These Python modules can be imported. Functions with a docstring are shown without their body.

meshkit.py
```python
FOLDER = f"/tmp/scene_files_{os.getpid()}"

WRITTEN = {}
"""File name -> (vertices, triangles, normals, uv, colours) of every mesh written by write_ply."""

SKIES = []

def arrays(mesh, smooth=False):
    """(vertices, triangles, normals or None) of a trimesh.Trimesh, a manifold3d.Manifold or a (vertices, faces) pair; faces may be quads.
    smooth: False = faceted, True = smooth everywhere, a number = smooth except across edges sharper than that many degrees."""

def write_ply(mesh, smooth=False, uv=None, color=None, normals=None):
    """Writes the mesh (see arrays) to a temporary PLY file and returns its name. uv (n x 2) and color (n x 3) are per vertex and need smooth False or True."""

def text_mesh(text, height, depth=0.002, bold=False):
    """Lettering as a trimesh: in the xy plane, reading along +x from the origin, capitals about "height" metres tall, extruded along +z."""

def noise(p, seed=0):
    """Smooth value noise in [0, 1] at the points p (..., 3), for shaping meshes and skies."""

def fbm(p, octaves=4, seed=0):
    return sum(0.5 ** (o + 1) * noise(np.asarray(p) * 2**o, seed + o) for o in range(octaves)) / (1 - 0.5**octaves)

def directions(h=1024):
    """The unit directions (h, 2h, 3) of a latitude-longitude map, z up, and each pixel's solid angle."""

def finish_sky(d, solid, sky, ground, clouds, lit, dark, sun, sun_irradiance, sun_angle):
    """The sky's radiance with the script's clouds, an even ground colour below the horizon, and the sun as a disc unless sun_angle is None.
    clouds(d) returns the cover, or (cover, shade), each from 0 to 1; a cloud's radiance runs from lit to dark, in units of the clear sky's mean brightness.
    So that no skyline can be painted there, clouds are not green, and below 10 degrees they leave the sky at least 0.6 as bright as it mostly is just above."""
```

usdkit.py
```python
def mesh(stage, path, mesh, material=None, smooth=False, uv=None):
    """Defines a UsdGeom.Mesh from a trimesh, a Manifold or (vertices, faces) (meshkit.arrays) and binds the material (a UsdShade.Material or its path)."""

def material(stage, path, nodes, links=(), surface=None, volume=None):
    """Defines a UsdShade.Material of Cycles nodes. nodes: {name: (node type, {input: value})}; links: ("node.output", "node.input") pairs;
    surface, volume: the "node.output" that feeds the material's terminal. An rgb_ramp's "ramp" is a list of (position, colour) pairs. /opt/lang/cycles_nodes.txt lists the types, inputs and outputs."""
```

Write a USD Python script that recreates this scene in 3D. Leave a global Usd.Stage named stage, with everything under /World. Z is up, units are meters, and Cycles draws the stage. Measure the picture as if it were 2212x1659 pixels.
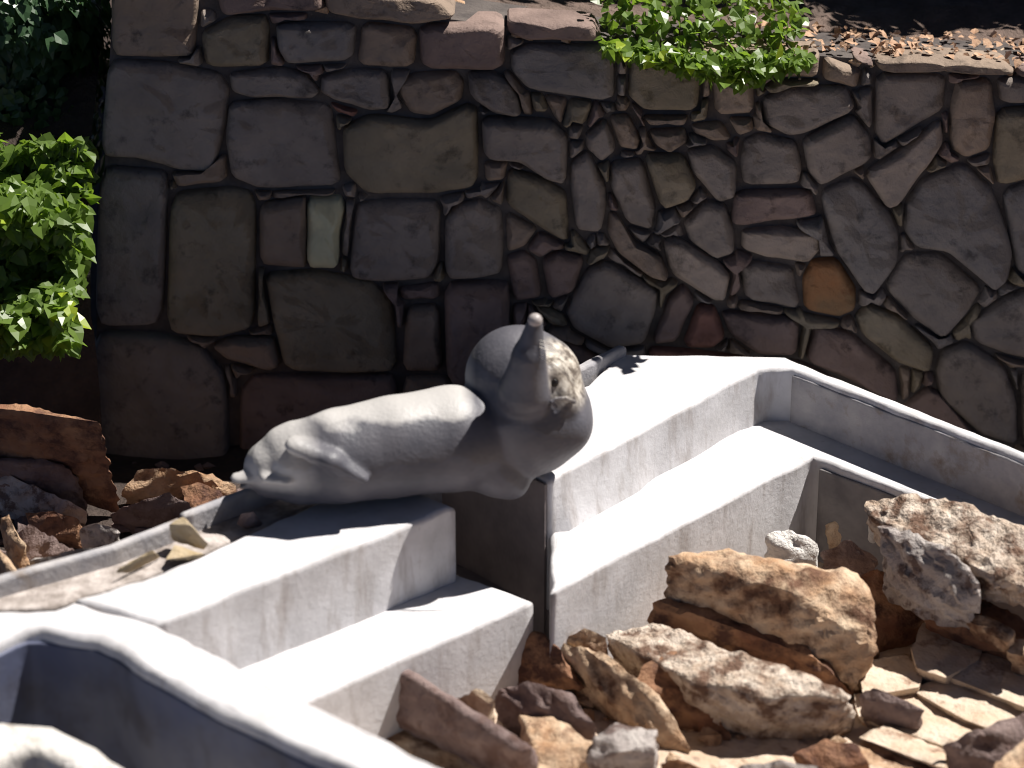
import math, random, numpy as np, trimesh, shapely, manifold3d, usdkit, meshkit
from shapely.geometry import Polygon, Point
from shapely.ops import unary_union
from pxr import Usd, UsdGeom, UsdLux, UsdShade, Gf, Sdf, Vt

random.seed(7)
rng = np.random.default_rng(7)
stage = Usd.Stage.CreateInMemory()
UsdGeom.SetStageUpAxis(stage, UsdGeom.Tokens.z)
UsdGeom.SetStageMetersPerUnit(stage, 1.0)
UsdGeom.Xform.Define(stage, '/World')
UsdGeom.Scope.Define(stage, '/World/Looks')

# ------------------------------------------------------------------ camera, sky, sun, exposure
TILT, DIST, SCALE = math.radians(24.5), 10.0, 590.0       # a long lens looking down at the ledge; plan units per metre at the aim point
W2, H2 = 2212.0, 1659.0
CP, SP = math.cos(TILT), math.sin(TILT)
CAM = np.array([0, -DIST * CP, DIST * SP])
FWD, RGT, UPV = np.array([0, CP, -SP]), np.array([1.0, 0, 0]), np.array([0, SP, CP])
cam = UsdGeom.Camera.Define(stage, '/World/camera')
cam.CreateHorizontalApertureAttr(36.0)
cam.CreateVerticalApertureAttr(27.0)
cam.CreateFocalLengthAttr(36.0 * DIST / (W2 / SCALE))
cam.CreateClippingRangeAttr(Gf.Vec2f(0.1, 5000))
cam.CreateExposureAttr(0.92)
cam.CreateFStopAttr(1.1)
cam.CreateFocusDistanceAttr(9.9)
M4 = Gf.Matrix4d(*RGT, 0, *UPV, 0, *(-FWD), 0, *CAM, 1)
cam.AddTransformOp().Set(M4)

SUN_H, SUN_EL = (0.93, 0.36), math.radians(59)
sh = math.hypot(*SUN_H)
SUN = np.array([SUN_H[0] / sh * math.cos(SUN_EL), SUN_H[1] / sh * math.cos(SUN_EL), math.sin(SUN_EL)])
sky_m = usdkit.material(stage, '/World/Looks/sky_look', {
    's': ('sky_texture', {'sky_type': 'single_scattering', 'sun_disc': False, 'sun_elevation': SUN_EL, 'sun_rotation': math.atan2(SUN[0], SUN[1]), 'aerosol_density': 0.3, 'air_density': 0.2}),
    'b': ('background_shader', {'strength': 0.05})}, [('s.color', 'b.color')], surface='b.background')
dome = UsdLux.DomeLight.Define(stage, '/World/sky')
UsdShade.MaterialBindingAPI.Apply(dome.GetPrim()).Bind(sky_m)
dome.GetPrim().SetCustomDataByKey('kind', 'structure')
sun = UsdLux.DistantLight.Define(stage, '/World/sun')
sun.CreateIntensityAttr(1.25); sun.CreateAngleAttr(0.5); sun.CreateNormalizeAttr(True); sun.CreateColorAttr(Gf.Vec3f(1.0, 0.955, 0.90))
zx = SUN; xx = np.cross([0, 0, 1.0], zx); xx /= np.linalg.norm(xx); yx = np.cross(zx, xx)
sun.AddTransformOp().Set(Gf.Matrix4d(*xx, 0, *yx, 0, *zx, 0, 0, 0, 10, 1))

# ------------------------------------------------------------------ helpers
def ray(tx, ty):
    d = FWD * DIST + RGT * ((tx - W2 / 2) / SCALE) + UPV * ((H2 / 2 - ty) / SCALE)
    return d / np.linalg.norm(d)
def P(tx, ty, z=0.0):                                       # point at height z
    d = ray(tx, ty); return CAM + d * ((z - CAM[2]) / d[2])
def Y(tx, ty, y):                                           # point at depth y
    d = ray(tx, ty); return CAM + d * ((y - CAM[1]) / d[1])
used = {}
def numbered(path):
    if path not in used:
        used[path] = 0; return path
    used[path] += 1; return f'{path}_{used[path]:03d}'
def tag(p, label=None, cat=None, group=None, kind=None):
    p = p.GetPrim() if hasattr(p, 'GetPrim') else p
    for k, v in (('label', label), ('category', cat), ('group', group), ('kind', kind)):
        if v: p.SetCustomDataByKey(k, v)
    return p
def thing(name, label, cat, loc=(0, 0, 0), group=None, kind=None):
    x = UsdGeom.Xform.Define(stage, numbered('/World/' + name)); x.AddTranslateOp().Set(Gf.Vec3d(*map(float, loc)))
    x._loc = np.array(loc, float) if False else None
    LOC[str(x.GetPath())] = np.array(loc, float)
    return tag(x, label, cat, group, kind)
LOC = {}
def obj(name, mesh, mat, parent=None, smooth=False):
    path = numbered((str(parent.GetPath()) if parent else '/World') + '/' + name)
    off = np.zeros(3)
    if parent:
        q = str(parent.GetPath())
        while q not in LOC: q = q.rsplit('/', 1)[0]
        off = LOC[q]
    if isinstance(mesh, trimesh.Trimesh): mesh = trimesh.Trimesh(mesh.vertices - off, mesh.faces, process=False)
    else: mesh = (np.asarray(mesh[0]) - off, mesh[1])
    return usdkit.mesh(stage, path, mesh, M[mat], smooth=smooth).GetPrim()
def man_to_tri(m):
    a = m.to_mesh(); return trimesh.Trimesh(np.array(a.vert_properties[:, :3], float), np.array(a.tri_verts), process=False)
def hull(pts):
    return trimesh.convex.convex_hull(np.asarray(pts, float))

# ------------------------------------------------------------------ materials
M = {}
def mat_two(name, c1, c2, scale=6, rough=0.85, bump=0.3, bscale=40, detail=6, stretch=(1, 1, 1), lo=0.35, hi=0.65, c3=None, s3=14, t3=(0.58, 0.7), spec=0.3, bdist=0.02):
    nodes = {'g': ('geometry', {}), 'm': ('mapping', {'scale': stretch}), 'n': ('noise_texture', {'scale': scale, 'detail': detail, 'roughness': 0.6}),
             'r': ('rgb_ramp', {'ramp': [(lo, c1), (hi, c2)]}), 'bn': ('noise_texture', {'scale': bscale, 'detail': 5, 'roughness': 0.65}),
             'bu': ('bump', {'strength': bump, 'distance': bdist}), 'p': ('principled_bsdf', {'roughness': rough, 'specular_ior_level': spec})}
    links = [('g.position', 'm.vector'), ('m.vector', 'n.vector'), ('n.fac', 'r.fac'), ('g.position', 'bn.vector'), ('bn.fac', 'bu.height'), ('bu.normal', 'p.normal')]
    if c3 is not None:
        nodes['n3'] = ('noise_texture', {'scale': s3, 'detail': 5, 'roughness': 0.65})
        nodes['f3'] = ('map_range', {'from_min': t3[0], 'from_max': t3[1], 'clamp': True})
        nodes['x3'] = ('mix_color', {'blend_type': 'mix', 'b': c3})
        links += [('g.position', 'n3.vector'), ('n3.fac', 'f3.value'), ('f3.result', 'x3.fac'), ('r.color', 'x3.a'), ('x3.result', 'p.base_color')]
    else:
        links.append(('r.color', 'p.base_color'))
    M[name] = usdkit.material(stage, '/World/Looks/' + name, nodes, links, surface='p.BSDF')

M['concrete'] = usdkit.material(stage, '/World/Looks/concrete', {
    'g': ('geometry', {}), 'n': ('noise_texture', {'scale': 5, 'detail': 6, 'roughness': 0.6}), 'r': ('rgb_ramp', {'ramp': [(0.32, (0.41, 0.398, 0.400)), (0.62, (0.54, 0.53, 0.54))]}),
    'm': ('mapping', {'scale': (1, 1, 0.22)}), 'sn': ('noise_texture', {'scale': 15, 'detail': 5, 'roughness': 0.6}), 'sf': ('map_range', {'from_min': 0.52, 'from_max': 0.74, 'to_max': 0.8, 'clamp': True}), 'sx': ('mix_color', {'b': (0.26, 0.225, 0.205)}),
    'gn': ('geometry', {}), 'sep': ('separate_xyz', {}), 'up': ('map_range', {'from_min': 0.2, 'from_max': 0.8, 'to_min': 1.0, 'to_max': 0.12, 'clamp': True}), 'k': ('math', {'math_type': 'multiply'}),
    'cn': ('noise_texture', {'scale': 30, 'detail': 6, 'roughness': 0.7}), 'cf': ('map_range', {'from_min': 0.60, 'from_max': 0.72, 'to_max': 0.5, 'clamp': True}), 'cx': ('mix_color', {'b': (0.27, 0.24, 0.215)}),
    'bn': ('noise_texture', {'scale': 45, 'detail': 6, 'roughness': 0.65}), 'bu': ('bump', {'strength': 0.17, 'distance': 0.02}), 'p': ('principled_bsdf', {'roughness': 0.75, 'specular_ior_level': 0.3})},
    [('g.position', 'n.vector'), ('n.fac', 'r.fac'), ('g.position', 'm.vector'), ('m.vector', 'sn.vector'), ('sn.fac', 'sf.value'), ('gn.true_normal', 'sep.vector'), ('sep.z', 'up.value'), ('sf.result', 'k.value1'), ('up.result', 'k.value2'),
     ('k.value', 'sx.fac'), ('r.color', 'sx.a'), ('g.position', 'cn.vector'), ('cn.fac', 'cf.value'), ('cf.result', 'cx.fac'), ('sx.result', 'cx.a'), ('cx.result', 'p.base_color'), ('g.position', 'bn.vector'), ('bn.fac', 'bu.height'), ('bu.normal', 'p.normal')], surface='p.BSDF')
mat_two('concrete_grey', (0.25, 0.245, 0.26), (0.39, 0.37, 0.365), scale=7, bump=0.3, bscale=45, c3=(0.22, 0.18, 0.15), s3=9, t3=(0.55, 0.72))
mat_two('basin_shade', (0.085, 0.095, 0.15), (0.13, 0.135, 0.17), scale=3, rough=0.55, bump=0.15, bscale=30, c3=(0.07, 0.065, 0.075), s3=4, t3=(0.5, 0.72))  # painted shade for the basin side of the parapet
mat_two('concrete_shade', (0.13, 0.12, 0.12), (0.21, 0.195, 0.19), scale=7, bump=0.3, bscale=45)  # painted shade for the face under the right lower step
mat_two('terrace_soil', (0.085, 0.06, 0.048), (0.15, 0.105, 0.085), scale=9, bump=0.8, bscale=25, bdist=0.05)
mat_two('gutter_silt', (0.20, 0.17, 0.15), (0.46, 0.41, 0.38), scale=16, bump=0.5, bscale=60)
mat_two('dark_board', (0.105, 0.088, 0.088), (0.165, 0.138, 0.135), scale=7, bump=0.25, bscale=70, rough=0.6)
mat_two('board_edge', (0.30, 0.28, 0.25), (0.40, 0.37, 0.34), scale=20)
for nm, a, b in (('grey', (0.100, 0.092, 0.090), (0.140, 0.128, 0.122)), ('taupe', (0.112, 0.093, 0.080), (0.155, 0.128, 0.108)), ('blue_grey', (0.088, 0.086, 0.090), (0.125, 0.120, 0.120)),
                 ('plum', (0.088, 0.068, 0.066), (0.130, 0.102, 0.098)), ('olive', (0.098, 0.088, 0.068), (0.142, 0.126, 0.098)), ('rust', (0.17, 0.085, 0.04), (0.12, 0.085, 0.05)),
                 ('pale', (0.14, 0.125, 0.115), (0.18, 0.160, 0.148)), ('red', (0.11, 0.058, 0.05), (0.14, 0.078, 0.066))):
    a, b = (tuple(x * k_ for x, k_ in zip(c_, (1.58, 1.44, 1.28))) for c_ in (a, b))
    mat_two('stone_' + nm, a, b, scale=5, bump=0.5, bscale=22, c3=tuple(x * 0.55 for x in a), s3=11, t3=(0.56, 0.70), bdist=0.03)
mat_two('stone_lichen', (0.50, 0.47, 0.30), (0.40, 0.38, 0.25), scale=12, bump=0.3, bscale=30)
mat_two('wall_core', (0.055, 0.046, 0.043), (0.095, 0.08, 0.072), scale=12, bump=0.5)
mat_two('soil', (0.034, 0.024, 0.020), (0.065, 0.046, 0.037), scale=9, bump=0.8, bscale=25, bdist=0.05)
mat_two('sand', (0.42, 0.31, 0.22), (0.52, 0.42, 0.33), scale=6, bump=0.5, bscale=50, c3=(0.22, 0.15, 0.11), s3=16, t3=(0.55, 0.7))
mat_two('rock_tan', (0.34, 0.20, 0.11), (0.54, 0.42, 0.30), scale=7, bump=0.8, bscale=26, c3=(0.12, 0.06, 0.035), s3=8, t3=(0.48, 0.64), bdist=0.03)
mat_two('rock_rust', (0.17, 0.075, 0.042), (0.30, 0.17, 0.095), scale=6, bump=0.7, bscale=24, c3=(0.075, 0.035, 0.025), s3=9, t3=(0.46, 0.62), bdist=0.03)
mat_two('rock_grey', (0.27, 0.235, 0.22), (0.44, 0.40, 0.37), scale=10, bump=0.9, bscale=26, c3=(0.12, 0.085, 0.075), s3=13, t3=(0.52, 0.62), bdist=0.03)
mat_two('rock_purple', (0.12, 0.082, 0.078), (0.21, 0.155, 0.14), scale=8, bump=0.7, bscale=26, c3=(0.10, 0.06, 0.05), s3=9, t3=(0.52, 0.66), bdist=0.03)
mat_two('rock_speckled', (0.34, 0.255, 0.19), (0.58, 0.50, 0.42), scale=14, bump=1.0, bscale=18, c3=(0.13, 0.075, 0.05), s3=10, t3=(0.47, 0.60), bdist=0.05)
mat_two('rock_white', (0.52, 0.49, 0.45), (0.62, 0.59, 0.56), scale=9, bump=0.8, bscale=26, c3=(0.25, 0.2, 0.15), s3=12, t3=(0.58, 0.68), bdist=0.03)
mat_two('strata', (0.46, 0.35, 0.25), (0.54, 0.45, 0.36), scale=9, bump=0.6, bscale=30, c3=(0.24, 0.15, 0.10), s3=11, t3=(0.56, 0.68), bdist=0.03)
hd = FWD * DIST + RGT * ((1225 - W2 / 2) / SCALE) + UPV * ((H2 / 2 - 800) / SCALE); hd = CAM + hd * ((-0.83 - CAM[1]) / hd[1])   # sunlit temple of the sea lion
M['fur'] = usdkit.material(stage, '/World/Looks/fur', {
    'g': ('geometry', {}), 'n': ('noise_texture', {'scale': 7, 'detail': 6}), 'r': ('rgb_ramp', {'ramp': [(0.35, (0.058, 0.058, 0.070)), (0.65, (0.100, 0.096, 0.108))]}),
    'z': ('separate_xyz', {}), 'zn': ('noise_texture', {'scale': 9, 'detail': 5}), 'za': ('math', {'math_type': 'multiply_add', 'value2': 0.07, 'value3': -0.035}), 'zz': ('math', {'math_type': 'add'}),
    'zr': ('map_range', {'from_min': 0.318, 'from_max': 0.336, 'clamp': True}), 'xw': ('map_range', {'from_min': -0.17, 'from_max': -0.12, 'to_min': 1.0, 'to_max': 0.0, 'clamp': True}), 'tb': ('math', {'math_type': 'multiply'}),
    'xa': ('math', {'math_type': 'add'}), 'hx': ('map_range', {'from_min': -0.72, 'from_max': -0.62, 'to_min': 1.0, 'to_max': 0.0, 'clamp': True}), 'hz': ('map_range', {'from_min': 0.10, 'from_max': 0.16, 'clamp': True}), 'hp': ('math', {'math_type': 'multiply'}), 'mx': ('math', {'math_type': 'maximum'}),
    'sunlit_coat': ('mix_color', {'b': (0.38, 0.365, 0.35)}),  # sunlit back and hip painted pale; dark flank colour stands for its shadow
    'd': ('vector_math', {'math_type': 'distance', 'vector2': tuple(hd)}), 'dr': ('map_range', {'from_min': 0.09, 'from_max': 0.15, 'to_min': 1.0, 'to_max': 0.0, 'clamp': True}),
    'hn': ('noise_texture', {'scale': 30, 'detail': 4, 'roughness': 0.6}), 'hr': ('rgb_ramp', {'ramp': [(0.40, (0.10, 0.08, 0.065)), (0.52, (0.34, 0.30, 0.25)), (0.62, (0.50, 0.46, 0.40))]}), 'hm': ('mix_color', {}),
    'bn': ('noise_texture', {'scale': 70, 'detail': 5}), 'bu': ('bump', {'strength': 0.22, 'distance': 0.01}), 'p': ('principled_bsdf', {'roughness': 0.5, 'specular_ior_level': 0.4})},
    [('g.position', 'n.vector'), ('n.fac', 'r.fac'), ('g.position', 'z.vector'), ('g.position', 'zn.vector'), ('zn.fac', 'za.value1'), ('za.value', 'zz.value1'), ('z.z', 'zz.value2'), ('zz.value', 'zr.value'), ('z.x', 'xw.value'), ('zr.result', 'tb.value1'), ('xw.result', 'tb.value2'), ('z.x', 'xa.value1'), ('za.value', 'xa.value2'), ('xa.value', 'hx.value'), ('zz.value', 'hz.value'), ('hx.result', 'hp.value1'), ('hz.result', 'hp.value2'), ('tb.value', 'mx.value1'), ('hp.value', 'mx.value2'), ('mx.value', 'sunlit_coat.fac'), ('r.color', 'sunlit_coat.a'),
     ('g.position', 'd.vector1'), ('d.value', 'dr.value'), ('g.position', 'hn.vector'), ('hn.fac', 'hr.fac'), ('dr.result', 'hm.fac'), ('sunlit_coat.result', 'hm.a'), ('hr.color', 'hm.b'), ('hm.result', 'p.base_color'),
     ('g.position', 'bn.vector'), ('bn.fac', 'bu.height'), ('bu.normal', 'p.normal')], surface='p.BSDF')
mat_two('fur_wet', (0.15, 0.125, 0.10), (0.36, 0.31, 0.25), scale=42, bump=0.8, bscale=55, rough=0.35, spec=0.6, bdist=0.02)
mat_two('eye', (0.01, 0.008, 0.008), (0.015, 0.012, 0.01), rough=0.08, bump=0)
mat_two('nose', (0.30, 0.27, 0.26), (0.36, 0.33, 0.31), rough=0.4, bump=0.1)
mat_two('whisker', (0.6, 0.57, 0.5), (0.6, 0.57, 0.5), rough=0.5, bump=0)
mat_two('bark', (0.05, 0.035, 0.025), (0.085, 0.06, 0.045), scale=18, bump=0.8)
mat_two('litter', (0.30, 0.17, 0.10), (0.45, 0.30, 0.20), scale=30, bump=0.3)
mat_two('driftwood', (0.34, 0.26, 0.15), (0.42, 0.34, 0.23), scale=18, bump=0.5)
def leaf_mat(name, c1, c2, tr=0.45):
    M[name] = usdkit.material(stage, '/World/Looks/' + name, {
        'g': ('geometry', {}), 'r': ('rgb_ramp', {'ramp': [(0.0, c1), (1.0, c2)]}), 'p': ('principled_bsdf', {'roughness': 0.38, 'specular_ior_level': 0.5}),
        't': ('translucent_bsdf', {}), 'h': ('mix_color', {'blend_type': 'multiply', 'fac': 1.0, 'b': (1.9, 1.9, 0.9)}), 'x': ('mix_closure', {'fac': tr})},
        [('g.random_per_island', 'r.fac'), ('r.color', 'p.base_color'), ('r.color', 'h.a'), ('h.result', 't.color'), ('p.BSDF', 'x.closure1'), ('t.BSDF', 'x.closure2')], surface='x.closure')
leaf_mat('ivy', (0.12, 0.19, 0.035), (0.50, 0.53, 0.15))
leaf_mat('ivy_bright', (0.30, 0.38, 0.03), (0.38, 0.45, 0.05))
leaf_mat('shrub_leaf', (0.04, 0.085, 0.035), (0.11, 0.19, 0.06), 0.35)

# ------------------------------------------------------------------ block builder: a cast block with worn, slightly uneven edges
def densify(poly, step):
    out = []
    for a, b in zip(poly, np.roll(poly, -1, 0)):
        n = max(1, int(np.linalg.norm(b - a) / step))
        out += [a + (b - a) * k / n for k in range(n)]
    return np.array(out)
def block(poly, z0, z1, r=0.012, step=0.035, wob=0.004, bulge=None, rings=1, seed=0, top_noise=0.0):
    poly = np.asarray(poly, float)[:, :2]
    if Polygon(poly).exterior.is_ccw is False: poly = poly[::-1]
    q = densify(poly, step)
    e1 = q - np.roll(q, 1, 0); e2 = np.roll(q, -1, 0) - q
    n1 = np.stack([e1[:, 1], -e1[:, 0]], 1); n2 = np.stack([e2[:, 1], -e2[:, 0]], 1)
    n1 /= np.linalg.norm(n1, axis=1, keepdims=True); n2 /= np.linalg.norm(n2, axis=1, keepdims=True)
    nn = n1 + n2; nn /= np.maximum(np.linalg.norm(nn, axis=1, keepdims=True), 1e-6)
    nn = nn / np.maximum((nn * n1).sum(1, keepdims=True), 0.5)
    p3 = np.c_[q, np.full(len(q), z1)]
    w = (meshkit.fbm(p3 * 9, 3, seed) - 0.5) * 2 * wob
    zw = (meshkit.fbm(p3 * 7, 3, seed + 5) - 0.5) * 2 * wob * 0.7
    R = r * (0.7 + 0.9 * meshkit.fbm(p3 * 14, 2, seed + 9))
    levels = []
    zs = np.linspace(z0, z1 - r * 1.3, rings + 1)
    for z in zs:
        o = w * (0.4 + 0.6 * (z - z0) / (z1 - z0))
        if bulge is not None: o = o + bulge(q, z)
        levels.append(np.c_[q + nn * o[:, None], np.full(len(q), z) + (zw if z == zs[-1] else 0)])
    for t in (0.35, 0.75, 1.0):
        ins = R * (1 - math.cos(t * math.pi / 2)); dz = R * (1 - math.sin(t * math.pi / 2))
        levels.append(np.c_[q + nn * (w - ins)[:, None], z1 - dz + zw])
    V = np.vstack(levels); n = len(q); F = []
    for L in range(len(levels) - 1):
        i = np.arange(n); j = (i + 1) % n
        a, b, c, d = L * n + i, L * n + j, (L + 1) * n + j, (L + 1) * n + i
        F += [np.stack([a, b, c], 1), np.stack([a, c, d], 1)]
    top = levels[-1]
    pts2, tris = trimesh.creation.triangulate_polygon(Polygon(top[:, :2]), engine='earcut')
    from scipy.spatial import cKDTree
    _, idx = cKDTree(top[:, :2]).query(pts2)
    t3 = idx[tris] + (len(levels) - 1) * n
    nz = np.cross(V[t3[:, 1]] - V[t3[:, 0]], V[t3[:, 2]] - V[t3[:, 0]])[:, 2]
    t3[nz < 0] = t3[nz < 0][:, ::-1]
    F.append(t3)
    return trimesh.Trimesh(V, np.vstack(F), process=False)
def PP(pts, z): return [P(x, y, z) for x, y in pts]

# ------------------------------------------------------------------ ground
def grid_mesh(x0, x1, y0, y1, nx, ny, fz):
    xs, ys = np.meshgrid(np.linspace(x0, x1, nx), np.linspace(y0, y1, ny), indexing='ij')
    z = fz(xs, ys); V = np.stack([xs, ys, z], -1).reshape(-1, 3)
    i, j = np.meshgrid(np.arange(nx - 1), np.arange(ny - 1), indexing='ij')
    a = (i * ny + j).ravel(); b = a + ny
    return trimesh.Trimesh(V, np.vstack([np.stack([a, b, b + 1], 1), np.stack([a, b + 1, a + 1], 1)]), process=False)
o = obj('ground', grid_mesh(-400, 400, -400, 400, 9, 9, lambda x, y: np.full_like(x, -0.80)), 'soil'); tag(o, 'bare brown ground around the pool', 'ground', kind='structure')
ZB = -0.62
def basin_z(x, y):
    p = np.stack([x, y, 0 * x], -1)
    return ZB + 0.09 * (meshkit.fbm(p * 2.5, 4, 3) - 0.5) + 0.03 * (meshkit.fbm(p * 14, 3, 4) - 0.5)
gb = grid_mesh(-0.9, 3.2, -3.2, 0.4, 90, 80, basin_z)
o = obj('gravel_bed', gb, 'sand', smooth=True); tag(o, 'pale sandy bed under the rocks in front of the ledge', 'ground', kind='structure')
def rear_z(x, y):
    p = np.stack([x, y, 0 * x], -1)
    z = -0.40 - 0.10 * np.clip((y + 1.2) / 1.6, 0, 1) + 0.07 * (meshkit.fbm(p * 3, 4, 13) - 0.5)
    a, b = P(0, 1268, 0), P(1300, 770, 0); side = (b[0] - a[0]) * (y - a[1]) - (b[1] - a[1]) * (x - a[0])
    c, d_ = P(1697, 771, 0), P(2480, 1084, 0); side2 = (d_[0] - c[0]) * (y - c[1]) - (d_[1] - c[1]) * (x - c[0])
    return np.where((side > -0.05) | (side2 > -0.02), z, -0.9)
o = obj('rear_ground', grid_mesh(-3.6, 2.5, -1.9, 0.7, 100, 50, rear_z), 'soil', smooth=True); tag(o, 'dark soil between the ledge and the stone wall', 'ground', kind='structure')

# ------------------------------------------------------------------ the stepped concrete ledge
ledge = thing('stepped_ledge', 'white concrete pool ledge in two steps with a sea lion lying on it', 'ledge')
ZL, ZR = -0.285, -0.215
parapet_px = [(340, 1345), (512, 1432), (656, 1506), (864, 1608), (1100, 1727), (860, 1716), (742, 1655), (625, 1604), (469, 1528), (312, 1440), (255, 1402), (211, 1380), (129, 1368), (90, 1361), (59, 1361), (31, 1370), (0, 1386), (-140, 1446), (-140, 1330), (0, 1318), (117, 1315), (160, 1297)]
obj('parapet', block(PP(parapet_px, 0), -0.8, 0.0, r=0.024, wob=0.011, seed=1), 'concrete', ledge, smooth=40)
upper_left_px = [(343, 1344), (163, 1296), (304, 1252), (443, 1194), (539, 1150), (700, 1082), (775, 1020), (985, 1094)]
obj('upper_step', block(PP(upper_left_px, 0), -0.8, 0.0, r=0.016, wob=0.010, seed=2), 'concrete', ledge, smooth=40)
upper_right_px = [(1185, 1037), (1300, 976), (1430, 907), (1640, 796), (1711, 797), (2212, 991), (2480, 1095), (2492, 1083), (2212, 974), (1697, 771), (1628, 768), (1345, 764), (1267, 830), (1100, 888), (905, 900)]
def bulge_r(q, z):
    s = q[:, 0] * 5.0
    A_, B_ = P(1185, 1037, 0)[:2], P(1640, 796, 0)[:2]; t_ = (B_ - A_) / np.linalg.norm(B_ - A_)
    on = (np.abs((q - A_) @ np.array([-t_[1], t_[0]])) < 0.01) & ((q - A_) @ t_ > 0.06)
    return np.where((z < -0.02) & on, 0.05 * np.clip(-(z) / 0.25, 0, 1) ** 3 * np.clip(meshkit.fbm(np.stack([s, 0 * s, 0 * s], -1), 2, 21) - 0.25, 0, 1) * 2, 0)
obj('upper_step', block(PP(upper_right_px, 0), -0.8, 0.0, r=0.014, wob=0.005, seed=3, bulge=bulge_r, rings=8), 'concrete', ledge, smooth=40)
lower_left_px = [(430, 1468), (560, 1556), (668, 1512), (900, 1408), (1152, 1297), (1000, 1241), (920, 1210), (880, 1240)]
obj('lower_step', block(PP(lower_left_px, ZL), -0.8, ZL, r=0.016, wob=0.009, seed=4), 'concrete', ledge, smooth=40)
lower_right_px = [(1189, 1280), (1480, 1127), (1757, 986), (1785, 998), (2212, 1156), (2480, 1257), (2520, 1200), (2200, 1060), (1740, 880), (1640, 850), (1300, 1010), (1187, 1085)]
obj('lower_step', block(PP(lower_right_px, ZR), -0.8, ZR, r=0.014, wob=0.009, seed=5), 'concrete', ledge, smooth=40)
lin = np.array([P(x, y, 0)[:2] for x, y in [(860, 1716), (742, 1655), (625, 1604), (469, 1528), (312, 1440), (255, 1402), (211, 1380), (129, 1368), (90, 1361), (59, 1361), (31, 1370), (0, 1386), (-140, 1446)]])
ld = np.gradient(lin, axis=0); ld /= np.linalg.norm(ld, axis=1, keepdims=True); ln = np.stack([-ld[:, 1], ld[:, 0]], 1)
obj('basin_shade_sheet', block(np.vstack([lin + ln * 0.010, (lin - ln * 0.006)[::-1]]), -0.8, -0.04, r=0.006, wob=0.004, seed=31), 'basin_shade', ledge, smooth=40)  # added dark sheet over the white parapet side, its colour carrying the shade
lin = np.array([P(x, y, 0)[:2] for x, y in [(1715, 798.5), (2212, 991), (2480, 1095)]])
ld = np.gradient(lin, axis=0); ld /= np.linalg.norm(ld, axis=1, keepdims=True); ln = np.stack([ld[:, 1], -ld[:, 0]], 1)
obj('wall_shade_sheet', block(np.vstack([lin + ln * 0.009, lin[::-1] - ln[::-1] * 0.004]), -0.5, -0.02, r=0.006, wob=0.003, seed=32), 'concrete_grey', ledge, smooth=40)  # added grey sheet on the white arm, shade put into its colour
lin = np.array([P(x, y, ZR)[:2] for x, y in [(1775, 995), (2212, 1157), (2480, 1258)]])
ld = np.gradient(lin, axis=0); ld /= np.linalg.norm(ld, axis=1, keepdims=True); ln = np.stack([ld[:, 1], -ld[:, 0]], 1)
obj('wall_shade_sheet', block(np.vstack([lin + ln * 0.009, lin[::-1] - ln[::-1] * 0.004]), -0.8, ZR - 0.03, r=0.006, wob=0.003, seed=33), 'concrete_shade', ledge, smooth=40)  # darker added sheet below the strip, painting the shade on that face
gutter_px = [(163, 1294), (304, 1250), (443, 1192), (539, 1148), (695, 1080), (770, 1018), (900, 896), (1100, 884), (1267, 828), (1300, 780), (1060, 868), (512, 1083), (346, 1165), (0, 1268), (-140, 1310), (-140, 1328), (0, 1316), (117, 1313)]
obj('gutter', block(PP(gutter_px, -0.03), -0.8, -0.03, r=0.01, seed=6), 'gutter_silt', ledge, smooth=40)
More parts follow.
